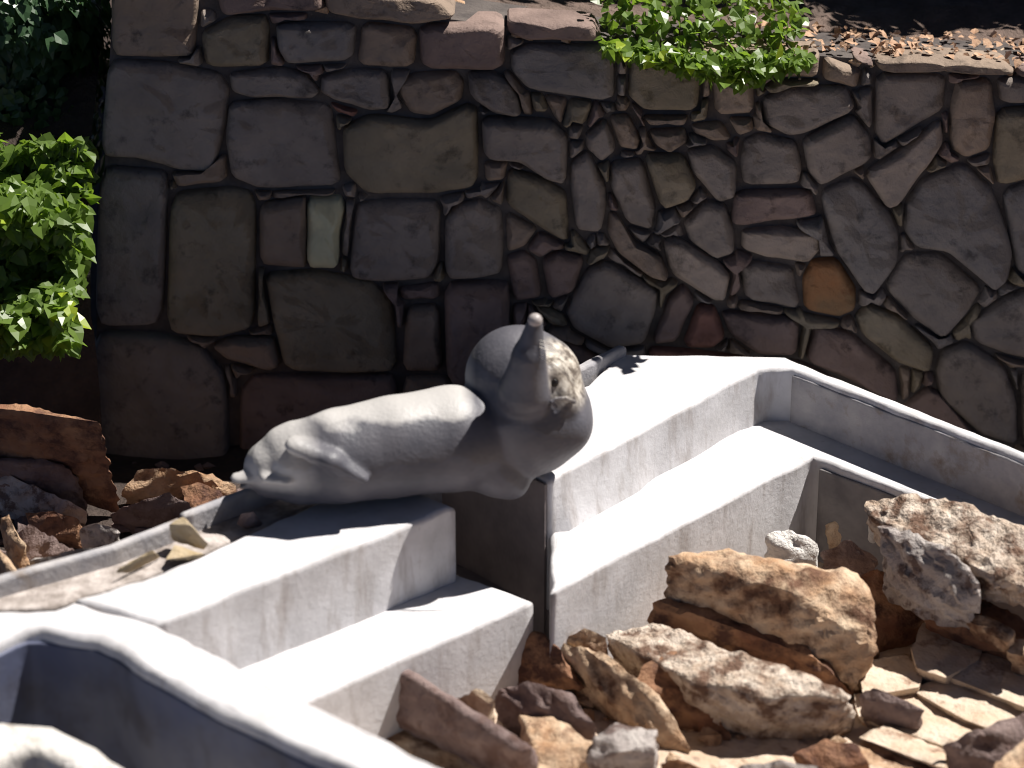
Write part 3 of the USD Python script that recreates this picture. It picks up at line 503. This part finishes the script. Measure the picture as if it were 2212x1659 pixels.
rock('pale tan flat rock beside the sunlit end of the long slab', 'rock_tan', [(1120, 1535, -.5), (1200, 1550, -.5), (1292, 1612, -.5), (1272, 1642, -.52), (1160, 1622, -.52), (1150, 1700, -.6), (1232, 1710, -.62)], D)
rock('large speckled pinkish rock under the right ledge, topmost on the right', 'rock_speckled', [(1872, 1085, -.15), (1960, 1068, -.11), (2060, 1085, -.10), (2240, 1150, -.10), (2300, 1280, -.18), (2212, 1272, -.18), (2100, 1222, -.18), (1900, 1132, -.18), (1878, 1112, -.17)], -0.3, amp=0.045, fine=0.02)
rock('speckled grey rock tucked below the large pinkish rock', 'rock_grey', [(1898, 1142, -.17), (1960, 1148, -.15), (2092, 1218, -.16), (2112, 1272, -.22), (2060, 1302, -.30), (1990, 1292, -.32), (1930, 1232, -.28)], -0.42, amp=0.045, fine=0.02)
rock('dark brown rock in shade right of the big tan boulder', 'rock_rust', [(1852, 1232, -.4), (1900, 1222, -.36), (1982, 1270, -.4), (1992, 1330, -.5), (1952, 1402, -.62), (1880, 1402, -.6)], D)
rock('long dark brown rock bar at the right edge, above the layered slabs', 'rock_rust', [(1985, 1302, -.40), (2050, 1268, -.37), (2290, 1372, -.36), (2290, 1428, -.43), (2000, 1345, -.46)], -0.56, amp=0.02)
rock('pale flat rock chip on the brown bar at the right edge', 'rock_tan', [(2075, 1332, -.36), (2100, 1318, -.34), (2185, 1356, -.34), (2180, 1372, -.35), (2165, 1385, -.37)], -.44, amp=0.012)
rock('pale yellowish rock bar cut by the right edge of the photo', 'rock_tan', [(2165, 1402, -.40), (2190, 1378, -.38), (2300, 1400, -.38), (2300, 1450, -.43)], -.5, amp=0.012)
def slab(label, pts, z, th=0.05, mat='strata', amp=0.022, **k):
    th = th * 2.2
    return rock(label, mat, [(x, y, z + random.uniform(-.006, .006)) for x, y in pts], z - th, edge=0.02, amp=amp, fine=0.007, name='rock_slab', cat='rock slab', **k)
slab('broken sandstone slab with notched end below the brown bar', [(1965, 1398), (1990, 1345), (2120, 1400), (2112, 1425), (2040, 1462), (1975, 1440)], -.50)
slab('long sandstone slab reaching the right edge, upper of the layered slabs', [(2050, 1462), (2126, 1405), (2320, 1475), (2320, 1570)], -.52)
slab('pinkish blunt sandstone slab right of the boulders, rounded end', [(1848, 1420), (1950, 1413), (1992, 1440), (1982, 1482), (1860, 1502)], -.54)
slab('narrow sandstone slab in the middle of the layered slabs', [(1955, 1482), (2060, 1468), (2320, 1575), (2320, 1640), (2080, 1552)], -.56)
slab('wide pale sandstone slab, lowest long layer at the right', [(1845, 1500), (1960, 1490), (2220, 1592), (2140, 1645), (1850, 1545)], -.585)
slab('thin flaky stone layer on top of the small stack at bottom right', [(1845, 1585), (1900, 1558), (2030, 1615), (2030, 1650), (1900, 1605)], -.57, 0.02)
slab('thin flaky stone layer under the top of the small stack at bottom right', [(1810, 1612), (1870, 1590), (2030, 1655), (2030, 1690), (1860, 1640)], -.595, 0.02, 'rock_tan')
slab('tan stone layer at the very bottom of the small stack at bottom right', [(1800, 1640), (1850, 1625), (2030, 1690), (2030, 1740), (1840, 1690)], -.61, 0.03)
slab('bright flat sandstone slab at the bottom edge, between two boulders', [(1520, 1570), (1570, 1535), (1800, 1640), (1800, 1720), (1560, 1690)], -.63, 0.05)
slab('tan flat slab beside the white parapet at the bottom', [(735, 1540), (825, 1540), (1150, 1695), (1100, 1770), (960, 1680)], -.56, 0.06, 'rock_tan')
rock('dark rock with a sharp crest at the bottom right corner', 'rock_purple', [(2030, 1605, -.5), (2120, 1570, -.45), (2290, 1510, -.40), (2290, 1700, -.6), (2050, 1690, -.64)], D)
rock('tan rock cut off by the bottom right corner', 'rock_tan', [(2140, 1650, -.42), (2215, 1592, -.38), (2320, 1600, -.4), (2320, 1730, -.5), (2150, 1730, -.5)], D)
rock('dark olive rock just showing at the bottom edge', 'rock_grey', [(1590, 1652, -.5), (1680, 1640, -.48), (1760, 1650, -.5), (1760, 1720, -.6), (1590, 1720, -.6)], D)
rock('small white block of stone under the corner of the right step', 'rock_white', [(1652, 1152, -.36), (1700, 1138, -.34), (1763, 1170, -.36), (1760, 1212, -.42), (1690, 1217, -.44), (1650, 1190, -.42)], -.6, amp=0.015)
rock('small pale wedge of rock in the dark corner below the right step', 'rock_tan', [(1775, 1130, -.45), (1800, 1120, -.42), (1865, 1145, -.44), (1840, 1160, -.48), (1785, 1165, -.5)], D, amp=0.015)
rock('small white pointed stone leaning on the large pinkish rock', 'rock_white', [(1862, 1125, -.36), (1885, 1108, -.32), (1898, 1130, -.36), (1880, 1138, -.4)], -.5, amp=0.008)
rock('dark shaded rock under the corner of the right step', 'rock_purple', [(1768, 1190, -.40), (1830, 1165, -.34), (1892, 1200, -.38), (1862, 1238, -.46), (1790, 1242, -.5)], D)
rock('flat brown rock bedded in the sand under the end of the speckled boulder', 'rock_rust', [(1700, 1625, -.56), (1780, 1590, -.52), (1850, 1600, -.52), (1870, 1640, -.56), (1780, 1665, -.6)], D)
rock('narrow brown rock leaning between the big tan boulder and the sandstone slabs', 'rock_purple', [(1850, 1500, -.50), (1880, 1478, -.46), (1990, 1530, -.5), (1975, 1555, -.54), (1880, 1540, -.56)], D, amp=0.02)
rock('small rusty rock at the foot of the right step by the notch', 'rock_tan', [(1215, 1372, -.42), (1260, 1352, -.38), (1310, 1370, -.4), (1290, 1410, -.46), (1240, 1405, -.48)], D, amp=0.02)
rock('tan angular rock lying between the dark peaked rock and the long slab', 'rock_tan', [(985, 1500, -.42), (1030, 1482, -.38), (1065, 1510, -.42), (1050, 1560, -.5), (1000, 1550, -.5)], D, amp=0.02)
rock('dark brown rock at the bottom edge right of the pale topped rock', 'rock_rust', [(1420, 1640, -.5), (1470, 1630, -.46), (1540, 1660, -.5), (1540, 1720, -.6), (1430, 1720, -.6)], D)
# behind the kerb, left
rock('big rust brown slab rock standing at the left edge', 'rock_rust', [(-120, 866, .03), (60, 877, .02), (165, 902, .0), (215, 911, .0), (238, 1000, -.2), (258, 1078, -.38), (256, 1104, -.44), (196, 1082, -.40), (168, 1000, -.24), (-120, 1005, -.3)], None, amp=0.02, fine=0.012)
rock('dark rock with a pale rim under the big rust slab', 'rock_purple', [(-120, 985, -.2), (80, 985, -.2), (148, 1005, -.22), (175, 1040, -.3), (192, 1102, -.42), (60, 1072, -.4), (-120, 1042, -.38)], -.5, amp=0.02)
rock('sloping grey slab at the left edge below the rust slab', 'rock_grey', [(-120, 1005, -.34), (30, 1030, -.28), (192, 1104, -.36), (100, 1100, -.42), (-120, 1078, -.42)], -.5, amp=0.012)
rock('brown rounded rock at the foot of the stone wall by the tail', 'rock_tan', [(272, 1062, -.42), (300, 1015, -.34), (345, 1006, -.32), (430, 1018, -.33), (512, 1050, -.4), (502, 1086, -.45), (380, 1092, -.48), (280, 1087, -.48)], -.55)
rock('greyish hump rock just behind the kerb left of the tail', 'rock_purple', [(240, 1110, -.38), (290, 1085, -.3), (370, 1063, -.26), (412, 1085, -.3), (427, 1115, -.36), (350, 1137, -.42), (250, 1127, -.42)], -.5)
rock('pale pinkish rock lying against the kerb at the left', 'rock_grey', [(70, 1212, -.2), (150, 1190, -.17), (240, 1180, -.18), (260, 1200, -.24), (100, 1235, -.26)], -.45, amp=0.02)
rock('tan slanting rock at the left edge above the kerb', 'rock_tan', [(-60, 1170, -.16), (0, 1180, -.14), (52, 1250, -.2), (30, 1262, -.26), (-60, 1240, -.26)], -.45, amp=0.02)
rock('thin light rock shard leaning behind the kerb at the left edge', 'rock_tan', [(8, 1118, -.22), (24, 1112, -.2), (62, 1180, -.22), (50, 1215, -.28), (20, 1180, -.3)], -.45, amp=0.015)
rock('dark grey rock with a bright ridge behind the kerb', 'rock_purple', [(45, 1130, -.3), (80, 1140, -.28), (165, 1190, -.26), (140, 1215, -.32), (60, 1210, -.36)], -.45, amp=0.02)
rock('pale grey chunk between the rust slab end and the kerb', 'rock_grey', [(175, 1140, -.24), (215, 1122, -.2), (262, 1140, -.22), (250, 1178, -.28), (190, 1180, -.3)], -.45, amp=0.02)
rock('brown broken rock under the sloping grey slab at the left', 'rock_rust', [(60, 1105, -.34), (120, 1098, -.30), (180, 1120, -.32), (170, 1160, -.38), (80, 1155, -.4)], -.48, amp=0.025)
rock('dark brown lump by the wall foot behind the hump rock', 'rock_rust', [(395, 1050, -.38), (440, 1040, -.35), (480, 1060, -.36), (470, 1100, -.40), (410, 1098, -.42)], -.5, amp=0.02)
# gutter debris
rock('yellowish driftwood chunk lying across the kerb below the tail', 'driftwood', [(372, 1128, .07), (404, 1112, .09), (420, 1130, .085), (462, 1172, .02), (450, 1184, .0), (400, 1170, .0), (380, 1160, .0)], None, amp=0.02, edge=0.012, fine=0.006, name='driftwood', cat='driftwood')
rock('thin stick of pinkish driftwood in the gutter', 'driftwood', [(262, 1230, .01), (268, 1222, .02), (340, 1182, .03), (346, 1190, .01)], -.025, amp=0.006, edge=0.012, fine=0.004, name='driftwood', cat='driftwood')
rock('pale chip of driftwood in the gutter beside the yellowish chunk', 'driftwood', [(366, 1205, .0), (385, 1172, .02), (445, 1192, .01), (430, 1206, -.01)], -.025, amp=0.008, edge=0.012, fine=0.004, name='driftwood', cat='driftwood')
rock('round dark stone in the gutter below the tail flippers', 'rock_purple', [(518, 1128, .0), (530, 1105, .05), (556, 1100, .05), (562, 1122, .0), (540, 1138, -.02)], -.03, amp=0.008, edge=0.012, fine=0.004)
# rubble too small to name
def rubble(n, fx, seed, smin, smax):
    r = np.random.default_rng(seed); ms = []
    for k in range(n):
        x, y, z = fx(r); s = smin + (smax - smin) * r.uniform() ** 2
        q = r.normal(size=(10, 3)); q /= np.linalg.norm(q, axis=1, keepdims=True); q *= s * np.array([1.2, 0.9, 0.6]) * r.uniform(.7, 1.1, (10, 1))
        ms.append(hull(q + np.array([x, y, z + s * 0.2])))
    return trimesh.util.concatenate(ms)
def f1(r):
    p = P(r.uniform(700, 2250), r.uniform(1150, 1660), -0.62); return p[0], p[1], basin_z(np.array(p[0]), np.array(p[1]))
tag(obj('rubble', rubble(420, f1, 81, 0.012, 0.06), 'rock_tan'), 'small stone rubble between the rocks in front of the ledge', 'rubble', kind='stuff')
def f2(r):
    x, y = r.uniform(-2.4, -0.4), r.uniform(-1.5, 0.4); return x, y, rear_z(np.array(x), np.array(y))
tag(obj('rubble', rubble(260, f2, 82, 0.012, 0.06), 'rock_purple'), 'small dark rubble behind the kerb at the foot of the wall', 'rubble', kind='stuff')
def f3(r):
    x = r.uniform(-1.4, 2.3); return x, 0.59 + 0.30 * r.uniform() ** 1.5, float(top_z(x)) - 0.03
tag(obj('rubble', rubble(240, f3, 83, 0.012, 0.045), 'rock_tan'), 'loose stones and crumbs of earth along the wall top', 'rubble', kind='stuff')
r = np.random.default_rng(84); n = 300
x = r.uniform(WP(1640, 100)[0], 2.4, n); pos = np.stack([x, r.uniform(0.59, 0.92, n), top_z(x) + 0.015 + 0.02 * r.uniform(size=n)], 1)
v, f = leaves(pos, np.tile(np.array([0, -0.2, 1.0]), (n, 1)), 0.032, 0.5, 85)
tag(obj('leaf_litter', (v, f), 'litter'), 'dry orange leaf litter on the wall top at the right', 'leaf litter', kind='stuff')

# ------------------------------------------------------------------ the sea lion
def surface_nets(val, org, h):
    s = val < 0
    nx, ny, nz = val.shape
    cnt = np.zeros((nx - 1, ny - 1, nz - 1)); acc = np.zeros((nx - 1, ny - 1, nz - 1, 3))
    cs = [(0, 0, 0), (1, 0, 0), (0, 1, 0), (1, 1, 0), (0, 0, 1), (1, 0, 1), (0, 1, 1), (1, 1, 1)]
    def sl(c): return (slice(c[0], nx - 1 + c[0]), slice(c[1], ny - 1 + c[1]), slice(c[2], nz - 1 + c[2]))
    for a in range(8):
        for ax in range(3):
            if cs[a][ax]: continue
            c2 = list(cs[a]); c2[ax] = 1
            va, vb = val[sl(cs[a])], val[sl(c2)]; m = (va < 0) != (vb < 0)
            t = np.where(m, va / np.where(m, va - vb, 1), 0)
            for k in range(3): acc[..., k] += np.where(m, cs[a][k] + (t if k == ax else 0), 0)
            cnt += m
    act = cnt > 0; idx = -np.ones(act.shape, int); idx[act] = np.arange(act.sum())
    I = np.argwhere(act); V = org + h * (I + acc[act] / cnt[act][:, None]); F = []
    for ax in range(3):
        b, c = (ax + 1) % 3, (ax + 2) % 3
        A = np.take(s, range(0, s.shape[ax] - 1), ax); B = np.take(s, range(1, s.shape[ax]), ax)
        E = np.argwhere(A != B); E = E[(E[:, b] > 0) & (E[:, c] > 0) & (E[:, b] < act.shape[b]) & (E[:, c] < act.shape[c])]
        def at(db, dc):
            q = E.copy(); q[:, b] -= db; q[:, c] -= dc; return idx[q[:, 0], q[:, 1], q[:, 2]]
        quad = np.stack([at(1, 1), at(0, 1), at(0, 0), at(1, 0)], 1)
        flip = ~s[E[:, 0], E[:, 1], E[:, 2]]; quad[flip] = quad[flip][:, ::-1]
        F += [quad[:, [0, 1, 2]], quad[:, [0, 2, 3]]]
    return trimesh.Trimesh(V, np.vstack(F), process=False)
def cone(p, a, b, ra, rb, flat=None):
    a, b = np.asarray(a, float), np.asarray(b, float); k = 1.0
    if flat is not None:
        n, k = np.asarray(flat[0], float) / np.linalg.norm(flat[0]), flat[1]
        p = p + (((p - a) @ n) * (k - 1))[..., None] * n; b = b + ((b - a) @ n) * (k - 1) * n
    ab = b - a; t = np.clip(((p - a) @ ab) / (ab @ ab), 0, 1)
    d = np.linalg.norm(p - a - t[..., None] * ab, axis=-1) - (ra + (rb - ra) * t)
    return d / (k ** 0.5 if k > 1 else 1)
def smin(a, b, k):
    h = np.clip(0.5 + 0.5 * (b - a) / k, 0, 1); return b * (1 - h) + a * h - k * h * (1 - h)
h = 0.0075
org = np.array([-1.12, -1.42, -0.32]); top = np.array([0.36, -0.55, 0.72])
n3 = ((top - org) / h).astype(int)
G = org + h * np.stack(np.meshgrid(*[np.arange(k) for k in n3], indexing='ij'), -1)
def B(tx, ty, y): return Y(tx, ty, y)
spine = [(B(562, 1024, -0.975), .055), (B(592, 1012, -1.00), .102), (B(645, 999, -0.985), .138), (B(735, 984, -0.97), .160), (B(850, 965, -0.922), .172), (B(975, 948, -0.868), .178), (B(1040, 950, -0.82), .170)]
d = None
for (a, ra), (b, rb) in zip(spine[:-1], spine[1:]):
    q = cone(G, a, b, ra, rb); d = q if d is None else smin(d, q, 0.012)
# chest and the fat folded neck
d = smin(d, cone(G, B(1050, 965, -0.82), B(1078, 1000, -0.85), .125, .09), 0.05)
d = smin(d, cone(G, B(1134, 892, -0.765), B(1118, 818, -0.73), .216, .178), 0.016)
d = smin(d, cone(G, B(1188, 900, -0.78), B(1172, 815, -0.74), .140, .130), 0.03)
d = smin(d, cone(G, B(1195, 862, -0.87), B(1195, 915, -0.84), .055, .07), 0.04)
d = smin(d, cone(G, B(1180, 925, -0.83), B(1222, 925, -0.83), .085, .080), 0.04)
# muzzle thrown straight up
d = smin(d, cone(G, B(1133, 845, -0.93), B(1142, 770, -0.95), .086, .056), 0.03)
d = smin(d, cone(G, B(1142, 770, -0.95), B(1155, 698, -0.955), .053, .026), 0.015)
d = smin(d, cone(G, B(1150, 850, -0.93), B(1165, 880, -0.91), .052, .04), 0.025)
# brow and cheek on the sunlit side
d = smin(d, cone(G, B(1195, 805, -0.87), B(1222, 868, -0.88), .05, .045), 0.03)
# near fore flipper folded down over the notch
d = smin(d, cone(G, B(1030, 985, -0.88), B(1078, 1025, -0.90), .075, .058), 0.04)
d = smin(d, cone(G, B(1078, 1020, -0.89), B(1108, 1044, -0.88), .062, .050), 0.06)
# hind flippers
hf = ((0.1, -0.35, 1), 1.8)
d = smin(d, cone(G, B(575, 1027, -1.06), B(514, 1032, -1.06), .034, .026, hf), 0.02)
d = smin(d, cone(G, B(575, 1030, -1.10), B(622, 1040, -1.125), .026, .015, hf), 0.015)
d = smin(d, cone(G, B(565, 1044, -1.05), B(524, 1050, -1.05), .020, .014, hf), 0.015)
# flipper lying along the flank
fl = (np.array([0.25, -0.35, 1.0]), 1.5)
d = smin(d, cone(G, B(640, 962, -1.105), B(715, 992, -1.14), .038, .032, fl), 0.03)
d = smin(d, cone(G, B(715, 992, -1.14), B(786, 1034, -1.135), .030, .015, fl), 0.02)
d = smin(d, cone(G, B(680, 987, -1.13), B(735, 1024, -1.14), .026, .014, fl), 0.015)
# hip fold
d = smin(d, cone(G, B(602, 955, -1.0), B(700, 915, -0.985), .030, .022), 0.05)
# it lies on the step: flat underneath
floor = np.where((G[..., 1] > -3), -(G[..., 2] - 0.006), 0)
inside = (G[..., 0] < P(1040, 1040, 0)[0])
d = np.where(inside, np.maximum(d, floor - 0.0), d)
d = d + (meshkit.fbm(G * 6, 2, 91) - 0.5) * 0.012
body = surface_nets(d, org, h)
comps = body.split(only_watertight=False); body = max(comps, key=lambda m: len(m.faces))
trimesh.smoothing.filter_taubin(body, iterations=12)
sl = thing('sea_lion', 'grey sea lion lying on the white ledge with its muzzle thrown up', 'sea lion', B(800, 1060, -0.9))
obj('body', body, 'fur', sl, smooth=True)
def sphere(c, r, sub=2): m = trimesh.creation.icosphere(sub, r); m.apply_translation(c); return m
def surf(tx, ty, lift=0.0):
    loc, _, _ = body.ray.intersects_location([CAM], [ray(tx, ty)], multiple_hits=True)
    if not len(loc): return Y(tx, ty, -1.0)
    return loc[np.argmin(np.linalg.norm(loc - CAM, axis=1))] - ray(tx, ty) * lift
obj('nose', sphere(B(1156, 692, -0.96), 0.024), 'nose', sl, smooth=True)
obj('eye', sphere(surf(1197, 826, -0.006), 0.016), 'eye', sl, smooth=True)
e0 = surf(1196, 872, 0.0)
ear = trimesh.util.concatenate([trimesh.creation.capsule(0.02, 0.008, count=[8, 8])])
pts = [surf(1192, 868, .012), surf(1200, 862, .016), surf(1222, 860, .016), surf(1240, 868, .012)]
obj('ear', trimesh.util.concatenate([trimesh.creation.cylinder(0.007, segment=[pts[i], pts[i + 1]], sections=8) for i in range(3)] + [sphere(q, 0.0075, 1) for q in pts] + [trimesh.creation.cylinder(0.006, segment=[pts[0], surf(1202, 880, .008)], sections=8)]), 'fur', sl, smooth=40)
wh = []
for k in range(6):
    a = surf(1166, 735 + 7 * k, 0.0); b = a + np.array([0.07 + 0.01 * k, -0.03, -0.03 - 0.012 * k]); mid = (a + b) / 2 + np.array([0, 0, 0.012])
    wh += [trimesh.creation.cylinder(0.0012, segment=[a, mid], sections=4), trimesh.creation.cylinder(0.0009, segment=[mid, b], sections=4)]
obj('whiskers', trimesh.util.concatenate(wh), 'whisker', sl)
